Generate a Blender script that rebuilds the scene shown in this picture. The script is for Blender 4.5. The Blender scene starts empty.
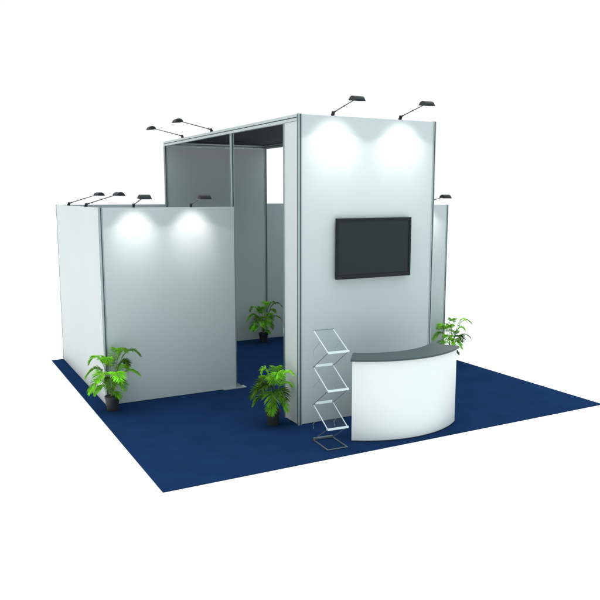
import bpy, bmesh, math, random
from mathutils import Vector, Matrix
R = math.radians
SC = bpy.context.scene
COL = SC.collection
random.seed(7)

# ------------------------------------------------------------------ materials
def mat(name, base, rough=.5, metal=0., spec=.5, var=0., var_scale=6., bump=0., bump_scale=200., trans=0.,
        alpha_glass=False, emit=None, emit_s=0., sheen=0., var_hue=None, streak=(1, 1, 1), detail=4.):
    m = bpy.data.materials.new(name); m.use_nodes = True
    nt = m.node_tree; n = nt.nodes; l = nt.links
    b = n['Principled BSDF']
    b.inputs['Base Color'].default_value = (*base, 1)
    b.inputs['Roughness'].default_value = rough
    b.inputs['Metallic'].default_value = metal
    b.inputs['Specular IOR Level'].default_value = spec
    if sheen: b.inputs['Sheen Weight'].default_value = sheen
    tc = n.new('ShaderNodeTexCoord')
    if var:
        mp = n.new('ShaderNodeMapping'); mp.inputs['Scale'].default_value = streak
        l.new(tc.outputs['Object'], mp.inputs['Vector'])
        nz = n.new('ShaderNodeTexNoise'); nz.inputs['Scale'].default_value = var_scale; nz.inputs['Detail'].default_value = detail
        l.new(mp.outputs['Vector'], nz.inputs['Vector'])
        mx = n.new('ShaderNodeMix'); mx.data_type = 'RGBA'
        c2 = var_hue or tuple(c * (1 + var) for c in base)
        mx.inputs[6].default_value = (*[c * (1 - var) for c in base], 1)
        mx.inputs[7].default_value = (*c2, 1)
        rp = n.new('ShaderNodeMapRange'); rp.inputs['From Min'].default_value = .3; rp.inputs['From Max'].default_value = .7
        l.new(nz.outputs['Fac'], rp.inputs['Value']); l.new(rp.outputs['Result'], mx.inputs[0])
        l.new(mx.outputs[2], b.inputs['Base Color'])
    if bump:
        nb = n.new('ShaderNodeTexNoise'); nb.inputs['Scale'].default_value = bump_scale; nb.inputs['Detail'].default_value = 3
        l.new(tc.outputs['Object'], nb.inputs['Vector'])
        bp = n.new('ShaderNodeBump'); bp.inputs['Strength'].default_value = bump; bp.inputs['Distance'].default_value = .004
        l.new(nb.outputs['Fac'], bp.inputs['Height']); l.new(bp.outputs['Normal'], b.inputs['Normal'])
    if trans:
        tr = n.new('ShaderNodeBsdfTranslucent'); ms = n.new('ShaderNodeMixShader')
        ms.inputs[0].default_value = trans
        if var: l.new(mx.outputs[2], tr.inputs['Color'])
        else: tr.inputs['Color'].default_value = (*base, 1)
        l.new(b.outputs[0], ms.inputs[1]); l.new(tr.outputs[0], ms.inputs[2])
        l.new(ms.outputs[0], n['Material Output'].inputs['Surface'])
    if alpha_glass:
        tp = n.new('ShaderNodeBsdfTransparent'); tp.inputs['Color'].default_value = (.96, .98, .98, 1)
        ms = n.new('ShaderNodeMixShader'); ms.inputs[0].default_value = alpha_glass
        l.new(tp.outputs[0], ms.inputs[1]); l.new(b.outputs[0], ms.inputs[2])
        l.new(ms.outputs[0], n['Material Output'].inputs['Surface'])
    if emit:
        b.inputs['Emission Color'].default_value = (*emit, 1); b.inputs['Emission Strength'].default_value = emit_s
    return m

M = dict(
    ground=mat('white_floor', (.93, .93, .93), .6, spec=.2),
    carpet=mat('blue_carpet', (.0082, .0245, .073), 1., spec=0., var=.10, var_scale=3., bump=.5, bump_scale=700., detail=8.),
    wall=mat('white_laminate', (.468, .494, .490), .55, spec=.25, var=.012, var_scale=1.2, bump=.02, bump_scale=90.),
    alu=mat('satin_aluminium', (.43, .49, .49), .38, metal=.55, var=.05, var_scale=30., streak=(1, 1, .05)),
    post=mat('grey_aluminium', (.29, .345, .345), .42, metal=.35, var=.06, var_scale=30., streak=(1, 1, .05)),
    slot=mat('dark_groove', (.07, .09, .092), .6),
    ceil=mat('dark_ceiling_cloth', (.028, .036, .045), .9, spec=.1, var=.08, var_scale=9., bump=.2, bump_scale=300.),
    black=mat('black_lamp_metal', (.010, .0115, .013), .55, spec=.25, var=.2, var_scale=60.),
    arm=mat('grey_lamp_rod', (.06, .06, .065), .35, metal=.6),
    lens=mat('lamp_glass', (.9, .9, .85), .3, emit=(1, .96, .88), emit_s=6),
    tvf=mat('black_bezel', (.006, .0085, .0095), .4, spec=.2, var=.1, var_scale=40.),
    tvs=mat('dark_screen', (.015, .0205, .022), .5, spec=.15),
    counter=mat('white_counter_laminate', (.70, .685, .665), .45, spec=.3, var=.01, var_scale=3.),
    top=mat('grey_worktop', (.058, .074, .078), .45, spec=.1, var=.06, var_scale=60., bump=.03, bump_scale=300.),
    acr=mat('clear_acrylic', (.3, .33, .33), .06, spec=.5, alpha_glass=.03),
    acre=mat('frosted_acrylic_edge', (.56, .62, .62), .3, spec=.3),
    clear=mat('clear_brace', (.3, .35, .36), .15, spec=.5, alpha_glass=.6),
    rod=mat('steel_rod', (.22, .26, .27), .35, metal=.6),
    rodd=mat('dark_steel_base', (.16, .17, .16), .4, metal=.5),
    pot=mat('dark_pot', (.022, .021, .02), .5, var=.25, var_scale=25.),
    soil=mat('potting_soil', (.02, .014, .009), .95, var=.3, var_scale=60., bump=.8, bump_scale=80.),
    leaf=mat('palm_leaf', (.20, .52, .02), .5, spec=.2, var=.45, var_scale=9., trans=.4, var_hue=(.30, .72, .035)),
    stem=mat('palm_stem', (.10, .16, .03), .55, var=.25, var_scale=30.),
    foot=mat('pale_steel', (.30, .34, .34), .4, metal=.3),
)

def vary_by_object(m, dark, bright):
    """multiply a material's colour by a grey that differs from object to object (some fronds dark, others lime, at random)"""
    nt = m.node_tree; n = nt.nodes; l = nt.links
    oi = n.new('ShaderNodeObjectInfo'); mr = n.new('ShaderNodeMapRange')
    mr.inputs['To Min'].default_value = dark; mr.inputs['To Max'].default_value = bright
    l.new(oi.outputs['Random'], mr.inputs['Value'])
    src = next(k for k in n if k.type == 'MIX').outputs[2]
    targets = [k.to_socket for k in src.links]
    vm = n.new('ShaderNodeVectorMath'); vm.operation = 'SCALE'
    l.new(src, vm.inputs[0]); l.new(mr.outputs['Result'], vm.inputs['Scale'])
    for t in targets: l.new(vm.outputs['Vector'], t)
vary_by_object(M['leaf'], .25, 1.7)

# ------------------------------------------------------------------ mesh helpers
def obj(name, bm, m, parent=None, smooth=False, bevel=0., recalc=True):
    me = bpy.data.meshes.new(name)
    if recalc: bmesh.ops.recalc_face_normals(bm, faces=bm.faces)
    bm.to_mesh(me); bm.free()
    ms = m if isinstance(m, (list, tuple)) else [m]
    for k in ms: me.materials.append(k)
    o = bpy.data.objects.new(name, me); COL.objects.link(o)
    if parent: o.parent = parent
    if smooth:
        for p in me.polygons: p.use_smooth = True
    if bevel:
        md = o.modifiers.new('bevel', 'BEVEL'); md.width = bevel; md.segments = 2; md.limit_method = 'ANGLE'; md.angle_limit = R(40)
    return o

def thing(name, label, cat, loc=(0, 0, 0), rz=0., group=None):
    o = bpy.data.objects.new(name, None); COL.objects.link(o)
    o.empty_display_size = .1
    o.location = loc; o.rotation_euler = (0, 0, rz)
    o['label'] = label; o['category'] = cat
    if group: o['group'] = group
    return o

def copy_tree(o, parent=None):
    c = o.copy(); COL.objects.link(c); c.parent = parent
    for ch in list(o.children): copy_tree(ch, c)
    return c

def box(bm, x0, x1, y0, y1, z0, z1, mi=0):
    v = [bm.verts.new(p) for p in ((x0, y0, z0), (x1, y0, z0), (x1, y1, z0), (x0, y1, z0), (x0, y0, z1), (x1, y0, z1), (x1, y1, z1), (x0, y1, z1))]
    for f in ((0, 3, 2, 1), (4, 5, 6, 7), (0, 1, 5, 4), (1, 2, 6, 5), (2, 3, 7, 6), (3, 0, 4, 7)):
        bm.faces.new([v[i] for i in f]).material_index = mi

def boxo(name, x0, x1, y0, y1, z0, z1, m, parent=None, bevel=.003):
    bm = bmesh.new(); box(bm, x0, x1, y0, y1, z0, z1)
    return obj(name, bm, m, parent, bevel=bevel)

def tube(bm, pts, r, n=8, taper=None, mi=0, cap=True):
    pts = [Vector(p) for p in pts]; rings = []
    for i, p in enumerate(pts):
        t = (pts[min(i + 1, len(pts) - 1)] - pts[max(i - 1, 0)]).normalized()
        a = t.cross(Vector((0, 0, 1)))
        if a.length < 1e-3: a = t.cross(Vector((1, 0, 0)))
        a.normalize(); b = t.cross(a)
        rr = r if taper is None else r + (taper - r) * i / (len(pts) - 1)
        rings.append([bm.verts.new(p + rr * (math.cos(2 * math.pi * k / n) * a + math.sin(2 * math.pi * k / n) * b)) for k in range(n)])
    for q, w in zip(rings, rings[1:]):
        for k in range(n):
            bm.faces.new((q[k], q[(k + 1) % n], w[(k + 1) % n], w[k])).material_index = mi
    if cap:
        bm.faces.new(rings[0]).material_index = mi; bm.faces.new(rings[-1][::-1]).material_index = mi

def lathe(bm, prof, n=28, c=(0, 0, 0)):
    rings = []
    for r, z in prof:
        rings.append([bm.verts.new((c[0] + r * math.cos(2 * math.pi * k / n), c[1] + r * math.sin(2 * math.pi * k / n), c[2] + z)) for k in range(n)])
    for q, w in zip(rings, rings[1:]):
        for k in range(n): bm.faces.new((q[k], q[(k + 1) % n], w[(k + 1) % n], w[k]))
    bm.faces.new(rings[0]); bm.faces.new(rings[-1][::-1])

def prism(bm, poly, z0, z1, mi=None):
    lo = [bm.verts.new((x, y, z0)) for x, y in poly]; hi = [bm.verts.new((x, y, z1)) for x, y in poly]
    n = len(poly)
    for i in range(n):
        f = bm.faces.new((lo[i], lo[(i + 1) % n], hi[(i + 1) % n], hi[i]))
        if mi: f.material_index = mi[i]
    bm.faces.new(lo[::-1]); bm.faces.new(hi)

PW = .05    # upright profile width
def post_poly(cx, cy, w=PW):
    """square system upright with chamfered corners and a slot in each face"""
    h = w / 2; ch = .009; s = .0065; d = .011
    side = [(-h + ch, -h), (-s, -h), (-s, -h + d), (s, -h + d), (s, -h), (h - ch, -h)]
    tag = [0, 1, 1, 1, 0, 0]
    poly = []; mi = []
    for k in range(4):
        a = k * math.pi / 2; c, q = math.cos(a), math.sin(a)
        for (x, y), t in zip(side, tag):
            poly.append((cx + c * x - q * y, cy + q * x + c * y)); mi.append(t)
    return poly, mi

def post(cx, cy, z0, z1, parent, name='post'):
    bm = bmesh.new(); poly, mi = post_poly(cx, cy)
    prism(bm, poly, z0, z1, mi)
    return obj(name, bm, [M['post'], M['slot']], parent)

def beam(name, a, b, z0, z1, parent, w=.046):
    """horizontal rail with a groove along each long side; a->b along x or y"""
    bm = bmesh.new(); h = (z1 - z0) / 2; zc = (z0 + z1) / 2; g = .006; d = .009; hw = w / 2
    prof = [(-hw, -h), (hw, -h), (hw, -g), (hw - d, -g), (hw - d, g), (hw, g), (hw, h), (-hw, h), (-hw, g), (-hw + d, g), (-hw + d, -g), (-hw, -g)]
    mi = [0, 0, 1, 1, 1, 0, 0, 0, 1, 1, 1, 0]
    A, B = Vector((*a, zc)), Vector((*b, zc)); t = (B - A).normalized(); s = t.cross(Vector((0, 0, 1)))
    ra = [bm.verts.new(A + s * u + Vector((0, 0, v))) for u, v in prof]; rb = [bm.verts.new(B + s * u + Vector((0, 0, v))) for u, v in prof]
    n = len(prof)
    for i in range(n): bm.faces.new((ra[i], ra[(i + 1) % n], rb[(i + 1) % n], rb[i])).material_index = mi[i]
    bm.faces.new(ra[::-1]); bm.faces.new(rb)
    return obj(name, bm, [M['alu'], M['slot']], parent)

# ------------------------------------------------------------------ setting
ZC = .012                                      # top of the carpet
bm = bmesh.new()
n = 64; ring = [bm.verts.new((3 + 90 * math.cos(2 * math.pi * k / n), 3 + 90 * math.sin(2 * math.pi * k / n), -.012)) for k in range(n)]
bm.faces.new(ring)
g = obj('floor', bm, M['ground']); g['kind'] = 'structure'
c = boxo('carpet', 0, 6, 0, 6.1, -.010, 0, M['carpet'], bevel=.004); c['kind'] = 'structure'
c['label'] = 'navy blue square exhibition carpet under the stand'

# ------------------------------------------------------------------ measures
LX, LY, YB, H, h = .185, 3.005, 6.085, 3.65, 2.58
TX0, TX1, TY = 2.03, 3.99, 1.108
RX = 6 - LX
T = .036                                       # panel thickness
p2 = PW / 2

# ------------------------------------------------------------------ tower
tw = thing('exhibition_tower', 'tall white tower with aluminium uprights, a dark ceiling and open sides',
           'display tower', ((TX0 + TX1) / 2, TY, 0))
def T_(o):                                     # keep world coordinates while parenting to the tower's base
    o.location = (-tw.location.x, -tw.location.y, 0); return o
xl, xr = TX0 + p2 - .004, TX1 - p2 + .004
yf, yk = TY + p2 - .004, YB - p2
ys, ym = 1.475, 3.10
for (x, y) in ((xl, yf), (xr, yf), (xl, ys), (xr, ys), (xl, ym), (xr, ym), (xl, yk), (xr, yk)):
    T_(post(x, y, .0, H if y == yf else H - .0775, tw))
T_(boxo('front_panel', xl + p2 - .006, xr - p2 + .006, TY + .004, TY + .004 + T, .006, H - .004, M['wall'], tw))
for x, s in ((xl, -1), (xr, 1)):
    xo = x + s * (p2 - .006)
    T_(boxo('side_panel', min(xo, xo - s * T), max(xo, xo - s * T), yf + p2 - .006, ys - p2 + .006, .006, H - .078, M['wall'], tw))
    T_(beam('top_beam', (x, yf + p2 - .002), (x, yk + p2 - .001), H - .076, H - .002, tw, w=.049))
T_(beam('top_beam', (xl + p2 - .002, yk), (xr - p2 + .002, yk), H - .076, H - .014, tw))
T_(boxo('back_panel', xl + p2 - .004, xr - p2 + .004, yk - .014, yk + .014, .006, H - .078, M['wall'], tw))
T_(boxo('ceiling', xl - p2 + .03, xr + p2 - .03, TY + .05, yk + .012, H - .012, H - .001, M['ceil'], tw, bevel=0))
# white latch on the doorway upright
bm = bmesh.new(); box(bm, xl - .016, xl + .016, ys + p2 - .001, ys + p2 + .012, 1.02, 1.16)
tube(bm, [(xl - .004, ys + p2 + .010, 1.12), (xl - .004, ys + p2 + .028, 1.12), (xl - .004, ys + p2 + .030, 1.06)], .007)
T_(obj('latch', bm, M['foot'], tw, bevel=.002))

# ------------------------------------------------------------------ low walls
def low_wall(label, x0, x1, y0, y1, posts, foot=False, group='low white partition walls'):
    cx, cy = (x0 + x1) / 2, (y0 + y1) / 2
    w = thing('partition_wall', label, 'partition', (cx, cy, 0), 0, group)
    def L(o): o.location = (-cx, -cy, 0); return o
    L(boxo('panel', x0, x1, y0, y1, .006, h - .002, M['wall'], w))
    for px, py in posts: L(post(px, py, 0, h, w))
    if foot:
        bm = bmesh.new(); box(bm, x1 - .20, x1 + .15, y0 - .03, y1 + .05, 0, .008)
        prof = [(x1 + .004, .008), (x1 + .11, .008), (x1 + .004, .09)]
        a = [bm.verts.new((x, cy - .004, z)) for x, z in prof]; b = [bm.verts.new((x, cy + .004, z)) for x, z in prof]
        bm.faces.new(a); bm.faces.new(b[::-1])
        for i in range(3): bm.faces.new((a[i], b[i], b[(i + 1) % 3], a[(i + 1) % 3]))
        L(obj('foot_plate', bm, M['foot'], w))
    return w
pc = p2 - .006
low_wall('low white wall along the left carpet edge, behind the corner upright', LX + .004, LX + .004 + T, LY + PW - .008, YB - PW, [(LX + p2, YB - p2)])
low_wall('low white front wall left of the tower with two lamp glows and a small steel foot', LX + PW - .006, TX0 + .002, LY + .006, LY + .006 + T, [(LX + p2, LY + p2)], foot=True)
low_wall('low white back wall left of the tower, only its top strip showing over the left front wall', LX + PW - .002, TX0 - .004, YB - .04, YB - .012, [])
low_wall('low white back wall seen through the tower opening, a leafy palm before it', TX1 + .004, RX - PW + .002, YB - .04, YB - .012, [])
low_wall('narrow grey looking strip of low front wall at the right of the tower', TX1 - .002, RX - PW + .006, LY + .006, LY + .006 + T, [(RX - p2, LY + p2)])
low_wall('low white wall along the right carpet edge behind the right front wall', RX - .004 - T, RX - .004, LY + PW - .008, YB - PW, [(RX - p2, YB - p2)])

# ------------------------------------------------------------------ lamps
def make_lamp(label):
    t = thing('arm_spotlight', label, 'spotlight', (0, 0, 0), 0, 'black arm lamps clipped on the wall tops')
    bm = bmesh.new()
    box(bm, -.013, .013, -.024, .018, 0, .026)
    bmesh.ops.translate(bm, verts=bm.verts, vec=(0, 0, 0))
    tube(bm, [(-.015, -.012, .034), (.015, -.012, .034)], .017, 14)
    obj('clamp', bm, M['black'], t, bevel=.003)
    bm = bmesh.new()
    tube(bm, [(0, -.012, .034), (0, -.06, .044)], .010, 10)
    tube(bm, [(0, -.06, .044), (0, -.25, .083)], .0062, 8)
    tube(bm, [(0, -.245, .082), (0, -.262, .0855)], .0085, 8)
    tube(bm, [(0, -.255, .084), (0, -.472, .128)], .0055, 8)
    obj('arm', bm, M['arm'], t)
    # hood: domed trough, open underneath, lofted across its width
    bm = bmesh.new()
    prof = [(-.455, .118), (-.462, .140), (-.48, .156), (-.51, .164), (-.542, .159), (-.565, .142), (-.577, .120), (-.580, .106)]
    secs = [(-.078, .12), (-.0765, .25), (-.067, .97), (-.064, 1.), (.064, 1.), (.067, .97), (.0765, .25), (.078, .12)]
    z0 = lambda y: .118 - .012 * (y + .455) / (-.125)
    rings = []
    for x, k in secs:
        rings.append([bm.verts.new((x, -.517 + (y + .517) * (.9 + .1 * k), z0(y) + (z - z0(y)) * k)) for y, z in prof])
    for a, b in zip(rings, rings[1:]):
        for i in range(len(prof) - 1): bm.faces.new((a[i], a[i + 1], b[i + 1], b[i]))
    bm.faces.new(rings[0]); bm.faces.new(rings[-1][::-1])
    hd = obj('lamp_head', bm, M['black'], t)
    bm = bmesh.new()
    q = [(-.060, -.472, .1145), (.060, -.472, .1145), (.060, -.560, .1065), (-.060, -.560, .1065)]
    lo = [bm.verts.new(Vector(p) + Vector((0, 0, .020))) for p in q]; hi = [bm.verts.new(Vector(p) + Vector((0, 0, .024))) for p in q]
    bm.faces.new(lo); bm.faces.new(hi[::-1])
    for i in range(4): bm.faces.new((lo[i], lo[(i + 1) % 4], hi[(i + 1) % 4], hi[i]))
    obj('lens', bm, M['lens'], hd)
    return t

LAMPS = [  # x, y, z, rz, lit, label
    (2.494, TY + .03, H, 0, 26., 'black arm lamp on the tower front, the left one of the pair above the screen'),
    (3.452, TY + .03, H, 0, 26., 'black arm lamp on the tower front, the right one of the pair above the screen'),
    (.637, LY + .024, h, 0, 23., 'black arm lamp on the left front wall, against plain white, near the corner upright'),
    (1.415, LY + .024, h, 0, 23., 'black arm lamp on the left front wall, seen against the grey inside of the tower'),
    (5.33, LY + .024, h, 0, 19., 'black arm lamp just right of the tower, above the narrow right front wall'),
    (LX + .010, 5.03, h, R(105), 0, 'black arm lamp on the left side wall, the one farther from the corner upright'),
    (LX + .010, 3.81, h, R(105), 0, 'black arm lamp on the left side wall, the one nearer the corner upright'),
    (xl, 5.13, H, R(-90), 0, 'black arm lamp on the tower side beam, the farther one above the back corner'),
    (xl, 3.84, H, R(-90), 0, 'black arm lamp on the tower side beam, the one nearer the front'),
]
proto = None
for x, y, z, rz, lit, lab in LAMPS:
    if proto is None: t = proto = make_lamp(lab)
    else:
        t = copy_tree(proto); t['label'] = lab
    t.location = (x, y, z); t.rotation_euler = (R(-4) if rz > 1 else 0, 0, rz)
for (x, y, z, rz, lit, lab) in LAMPS:                # each lit lamp: a hot core and a wide faint spill
    if not lit: continue
    tall = z > 3
    for nm, pw, deg, bl, aim in (('core', lit, 78. if tall else 66., 1., .56 if tall else .45), ('spill', 10. if tall else 5.5, 124., .12, 1e3)):
        ld = bpy.data.lights.new('lamp_' + nm, 'SPOT'); ld.energy = pw; ld.color = (1, .955, .92)
        ld.spot_size = R(deg); ld.spot_blend = bl; ld.shadow_soft_size = .04 if nm == 'core' else .02
        lo = bpy.data.objects.new('lamp_' + nm, ld); COL.objects.link(lo)
        p = Vector((x, y - .50, z + .098)); d = Vector((x, y - .03, z + .098 - aim)) - p
        lo.location = p; lo.rotation_euler = d.to_track_quat('-Z', 'Y').to_euler()

# ------------------------------------------------------------------ television
tv = thing('wall_television', 'black flat television hanging on the white tower front', 'television', (3.05, TY, 1.739))
W2, TH = .543, .727
bm = bmesh.new()
bx, bb = .032, .05
y0, y1 = -.062, -.024
box(bm, -W2, W2, y0, y1, 0, bb); box(bm, -W2, W2, y0, y1, TH - bx, TH)
box(bm, -W2, -W2 + bx, y0, y1, bb, TH - bx); box(bm, W2 - bx, W2, y0, y1, bb, TH - bx)
obj('bezel', bm, M['tvf'], tv, bevel=.004)
boxo('screen', -W2 + bx - .002, W2 - bx + .002, y0 + .010, y0 + .016, bb - .002, TH - bx + .002, M['tvs'], tv, bevel=0)
boxo('back_cover', -W2 + .02, W2 - .02, y1 - .004, -.012, .02, TH - .02, M['tvf'], tv)
boxo('wall_mount', -.2, .2, -.013, .004, .15, .55, M['slot'], tv)

# ------------------------------------------------------------------ curved counter
CCX, CCY, RT, RB = 3.03, 1.356, 1.292, 1.262
ct = thing('reception_counter', 'curved white reception counter with a dark grey worktop in front of the tower', 'counter', (CCX, CCY - RB, 0))
ZT = .945
def arc(rad, a, N=48, e=0): return [(rad * math.sin(-R(a) - e + (2 * R(a) + 2 * e) * i / N), RB - rad * math.cos(-R(a) - e + (2 * R(a) + 2 * e) * i / N)) for i in range(N + 1)]
bm = bmesh.new(); prism(bm, arc(RB, 36) + arc(RB - .03, 36)[::-1], .012, ZT - .022)
obj('front_panel', bm, M['counter'], ct, bevel=.003)
bm = bmesh.new(); prism(bm, arc(RB - .012, 35.6) + arc(RB - .04, 35.6)[::-1], 0, .012)
obj('plinth', bm, M['slot'], ct)
bm = bmesh.new(); prism(bm, arc(RT, 36.2, e=.012) + arc(RT - .37, 36.2, e=.012)[::-1], ZT - .022, ZT)
obj('worktop', bm, M['top'], ct, bevel=.003)
for s in (-1, 1):
    bm = bmesh.new(); a = R(36) - .016
    poly = []
    for rr, da in ((RB - .031, .0), (RB - .031, .015), (RB - .30, .015), (RB - .30, .0)):
        poly.append((s * rr * math.sin(a + da * 0 + (.015 if da else -.012)), RB - rr * math.cos(a + (.015 if da else -.012))))
    prism(bm, poly, 0, ZT - .023); obj('side_panel', bm, M['counter'], ct)
bm = bmesh.new(); prism(bm, arc(RB - .032, 33) + arc(RB - .28, 33)[::-1], .45, .468); obj('shelf', bm, M['counter'], ct)

# ------------------------------------------------------------------ brochure rack
rk = thing('brochure_rack', 'folding zigzag brochure rack with clear shelves standing beside the white counter', 'brochure stand', (2.035, .375, 0), R(-4))
hw = .12
yfr, ybk = -.18, .18
def frame_bar(bm, a, b, r): tube(bm, [a, b], r, 8)
bm = bmesh.new()
for s in (-1, 1):
    frame_bar(bm, (s * hw, yfr, .008), (s * hw, ybk, .008), .0065)
frame_bar(bm, (-hw - .004, yfr, .008), (hw + .004, yfr, .008), .0065); frame_bar(bm, (-hw - .004, ybk, .008), (hw + .004, ybk, .008), .0065)
bs = obj('base', bm, M['rodd'], rk)
boxo('rear_bar', -hw, hw, ybk - .012, ybk + .012, .016, .03, M['rod'], rk, bevel=.002)
levels = [(.236, .418), (.662, .846), (1.080, 1.258)]
for zf, zb in levels:
    bm = bmesh.new()
    sl = (zb - zf) / (ybk - yfr)
    def P(x, y, dz=0): return (x, y, zf + (y - yfr) * sl + dz)
    t_ = .004
    v = [bm.verts.new(P(x, y, dz)) for dz in (-t_, t_) for x, y in ((-hw, yfr), (hw, yfr), (hw, ybk), (-hw, ybk))]
    for f in ((0, 3, 2, 1), (4, 5, 6, 7), (0, 1, 5, 4), (1, 2, 6, 5), (2, 3, 7, 6), (3, 0, 4, 7)): bm.faces.new([v[i] for i in f])
    sh = obj('shelf', bm, M['acr'], rk)
    for s in (-1, 1):
        bm = bmesh.new()
        a, b = Vector(P(s * hw, yfr)), Vector(P(s * hw, ybk)); d = Vector((.0035, 0, 0)); u = Vector((0, 0, .0048))
        q = [bm.verts.new(k) for k in (a - d - u, a + d - u, a + d + u, a - d + u, b - d - u, b + d - u, b + d + u, b - d + u)]
        for f in ((0, 3, 2, 1), (4, 5, 6, 7), (0, 1, 5, 4), (1, 2, 6, 5), (2, 3, 7, 6), (3, 0, 4, 7)): bm.faces.new([q[i] for i in f])
        obj('edge_strip', bm, M['acre'], sh)
    bm = bmesh.new(); box(bm, -hw - .006, hw + .006, yfr - .016, yfr - .008, zf - .008, zf + .016)
    box(bm, -hw - .006, hw + .006, yfr - .0078, yfr + .03, zf - .008, zf - .003)
    obj('front_lip', bm, M['acre'], sh, bevel=.001)
    bm = bmesh.new(); tube(bm, [P(-hw - .01, ybk, .004), P(hw + .01, ybk, .004)], .006, 8); obj('rear_rod', bm, M['rod'], sh)
    if zb < 1.2:
        bm = bmesh.new(); box(bm, -hw + .015, hw - .015, ybk - .02, ybk - .01, zb + .004, zb + .03); obj('rear_lip', bm, M['acre'], sh)
seq = [(.008, .236), (.418, .662), (.846, 1.080)]
for z0, z1 in seq:
    for s in (-1, 1):
        bm = bmesh.new(); frame_bar(bm, (s * (hw + .006), ybk, z0), (s * (hw + .006), yfr, z1), .0045); obj('strut', bm, M['rod'], rk)
for zf, zb in levels:                       # scissor legs from mid shelf down to the rear, clear acrylic
    for s in (-1, 1):
        bm = bmesh.new()
        tube(bm, [(s * (hw + .011), 0, (zf + zb) / 2), (s * (hw + .011), ybk - .01, (zf + zb) / 2 - .13), (s * (hw + .011), ybk - .03, (zf + zb) / 2 - .18)], .0035, 6)
        obj('brace', bm, M['clear'], rk)

# ------------------------------------------------------------------ potted palms
CAMYAW = -.4924
VR = Vector((math.cos(CAMYAW), math.sin(CAMYAW), 0)); VN = Vector((math.sin(CAMYAW), -math.cos(CAMYAW), 0))  # to the right / to the viewer
def frond(parent, r, d, z, zmid, wid, rng, leafl=.12, z0=.19):
    base = Vector((rng.uniform(-.02, .02), rng.uniform(-.02, .02), z0))
    tip = VR * r + VN * d + Vector((0, 0, z))
    ctl = (VR * r + VN * d) * .42 + Vector((0, 0, zmid * 1.22 - .22 * z0))
    N = 20
    def B(t): return base * (1 - t) ** 2 + ctl * 2 * t * (1 - t) + tip * t * t
    pts = [B(i / N) for i in range(N + 1)]
    bm = bmesh.new()
    tube(bm, pts, .0052, 6, taper=.0012, mi=1)
    K = 24
    for i in range(K):
        t = .40 + .60 * (i + .5) / K
        p = B(t); tg = (B(min(1, t + .02)) - B(t - .02)).normalized()
        sd = tg.cross(Vector((0, 0, 1)))
        if sd.length < .05: sd = VR.copy()
        sd.normalize(); up = sd.cross(tg)
        env = math.sin(math.pi * min(1, (t - .36) / .64) ** .75) ** .7 * .82 + .18
        for s in (-1, 1):
            L = 1.1 * leafl * env * wid * rng.uniform(.85, 1.15)
            an = R(rng.uniform(52, 72) - 26 * (t - .4))
            dr = (tg * math.cos(an) + sd * s * math.sin(an) + up * rng.uniform(.0, .28)).normalized()
            nn = dr.cross(tg).normalized()
            wv = dr.cross(Vector((0, 0, 1)))
            if wv.length < .05: wv = sd
            wv = (wv.normalized() + up * rng.uniform(-.3, .3)).normalized()
            w = .0070 * wid * rng.uniform(.85, 1.2)
            mid = []
            for q, ww in ((0, .25), (.22, .85), (.5, 1.), (.78, .66), (1., .04)):
                c_ = p + dr * (L * q) + Vector((0, 0, -.30 * L * q * q))
                f_ = Vector((0, 0, .004 * ww))
                mid.append((bm.verts.new(c_ - wv * w * ww + f_), bm.verts.new(c_ - f_), bm.verts.new(c_ + wv * w * ww + f_)))
            for a, b in zip(mid, mid[1:]):
                bm.faces.new((a[0], a[1], b[1], b[0])); bm.faces.new((a[1], a[2], b[2], b[1]))
    return obj('frond', bm, [M['leaf'], M['stem']], parent, smooth=True, recalc=False)

FA = [  # r, d, z tip, z of the bow, size
    (.37, -.05, .70, .86, .80), (.24, .12, .78, .84, .62), (-.25, .10, .64, .78, 1.05), (-.31, .05, .44, .66, 1.05), (-.25, .16, .26, .52, 1.05),
    (.24, .05, .60, .70, .95), (.37, -.02, .44, .60, .70), (.06, .28, .34, .58, 1.15), (.17, .24, .44, .62, 1.05), (.05, -.16, .74, .80, .95),
    (.19, .08, .28, .50, .85), (-.12, .25, .44, .62, 1.05), (-.10, -.22, .58, .68, .9), (.15, -.25, .48, .62, .9), (-.18, .16, .24, .42, .75), (.13, .12, .19, .30, .55), (-.05, .1, .66, .74, .85)]
FB = [
    (-.14, .02, .66, .76, .80), (.10, .14, .62, .74, 1.0), (.25, .02, .64, .70, .75), (-.27, .10, .36, .60, 1.1), (-.25, .02, .25, .46, .9),
    (.00, .28, .32, .56, 1.15), (.16, .20, .36, .58, 1.05), (.19, .12, .20, .46, .85), (-.14, .22, .46, .62, 1.05), (.23, -.10, .46, .60, .8),
    (.04, -.18, .66, .72, .9), (-.12, -.18, .54, .62, .9), (.02, .2, .58, .68, 1.0), (-.02, .16, .16, .36, .7), (-.17, .12, .52, .64, .95)]
def make_plant(label, spec, seed):
    rng = random.Random(seed)
    t = thing('potted_palm', label, 'potted plant', (0, 0, 0), 0, 'potted palms around the stand')
    bm = bmesh.new()
    lathe(bm, [(.066, 0), (.072, .004), (.084, .12), (.090, .158), (.097, .160), (.097, .188), (.088, .188), (.083, .166), (.0, .165)][:-1])
    obj('pot', bm, M['pot'], t, smooth=False)
    bm = bmesh.new()
    lathe(bm, [(.083, .160), (.083, .170), (.05, .178), (.012, .181)], 24)
    obj('soil', bm, M['soil'], t)
    for a in spec: frond(t, *a, rng)
    return t
pa = make_plant('lime green potted palm at the outer front corner of the left low wall', FA, 3)
pa.location = (.215, 2.79, 0)
pb = make_plant('bushy green potted palm at the foot of the tower, left of the brochure rack', FB, 11)
pb.location = (1.778, 1.29, 0); pb.scale = (.97,) * 3
pd = copy_tree(pa); pd['label'] = 'dark shaded potted palm inside the stand, at the back wall seen through the doorway'
pd.location = (3.76, 5.75, 0); pd.scale = (.95,) * 3
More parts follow.
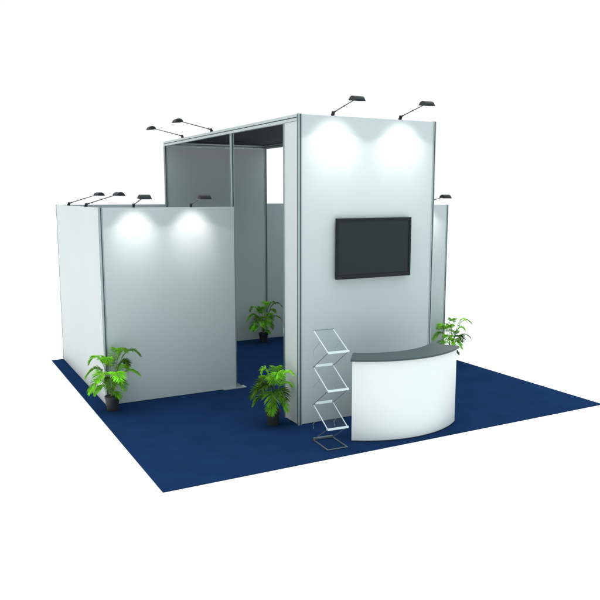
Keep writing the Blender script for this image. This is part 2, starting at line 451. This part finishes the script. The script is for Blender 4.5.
pe = copy_tree(pa); pe['label'] = 'bright green potted palm behind the right end of the white counter'
pe.location = (5.72, 2.75, 0); pe.scale = (.93,) * 3

# ------------------------------------------------------------------ light and camera
w = bpy.data.worlds.new('World'); SC.world = w; w.use_nodes = True
nt = w.node_tree; n = nt.nodes; l = nt.links
bg = n['Background']; bg.inputs['Strength'].default_value = 1.
tc = n.new('ShaderNodeTexCoord'); sx = n.new('ShaderNodeSeparateXYZ'); l.new(tc.outputs['Generated'], sx.inputs[0])
rp = n.new('ShaderNodeValToRGB'); l.new(sx.outputs['Z'], rp.inputs['Fac'])
e = rp.color_ramp.elements                     # a white studio: bright overhead
e[0].position = .40; e[0].color = (1.02, 1.03, 1.03, 1)
e[1].position = .75; e[1].color = (2.85, 2.9, 2.9, 1)
def span(axis, a, b):
    q = n.new('ShaderNodeMapRange'); q.interpolation_type = 'SMOOTHSTEP'
    q.inputs['From Min'].default_value = a; q.inputs['From Max'].default_value = b
    l.new(sx.outputs[axis], q.inputs['Value']); return q.outputs['Result']
def tint(fac, c0, c1, src):
    q = n.new('ShaderNodeMix'); q.data_type = 'RGBA'; l.new(fac, q.inputs[0])
    q.inputs[6].default_value = (*c0, 1); q.inputs[7].default_value = (*c1, 1)
    m = n.new('ShaderNodeVectorMath'); m.operation = 'MULTIPLY'
    l.new(src, m.inputs[0]); l.new(q.outputs[2], m.inputs[1]); return m.outputs['Vector']
# dimmer and cooler on the side behind the photographer, stronger from the left
v = tint(span('Y', -.60, .0), (.49, .635, .70), (1, 1, 1), rp.outputs['Color'])
v = tint(span('X', -.85, -.2), (1.0, .95, .92), (1, 1, 1), v)
l.new(v, bg.inputs['Color'])

cam = bpy.data.cameras.new('camera'); co = bpy.data.objects.new('camera', cam); COL.objects.link(co)
co.location = (-1.8719, -6.198, 2.7435)
co.rotation_euler = (math.pi / 2 - .1462, 0, -.4924)
cam.sensor_width = 36; cam.lens = 715.5736 * 36 / 600; cam.clip_end = 500; cam.clip_start = .05
SC.camera = co
SC.view_settings.view_transform = 'Standard'; SC.view_settings.look = 'None'
SC.view_settings.exposure = 0; SC.view_settings.gamma = 1
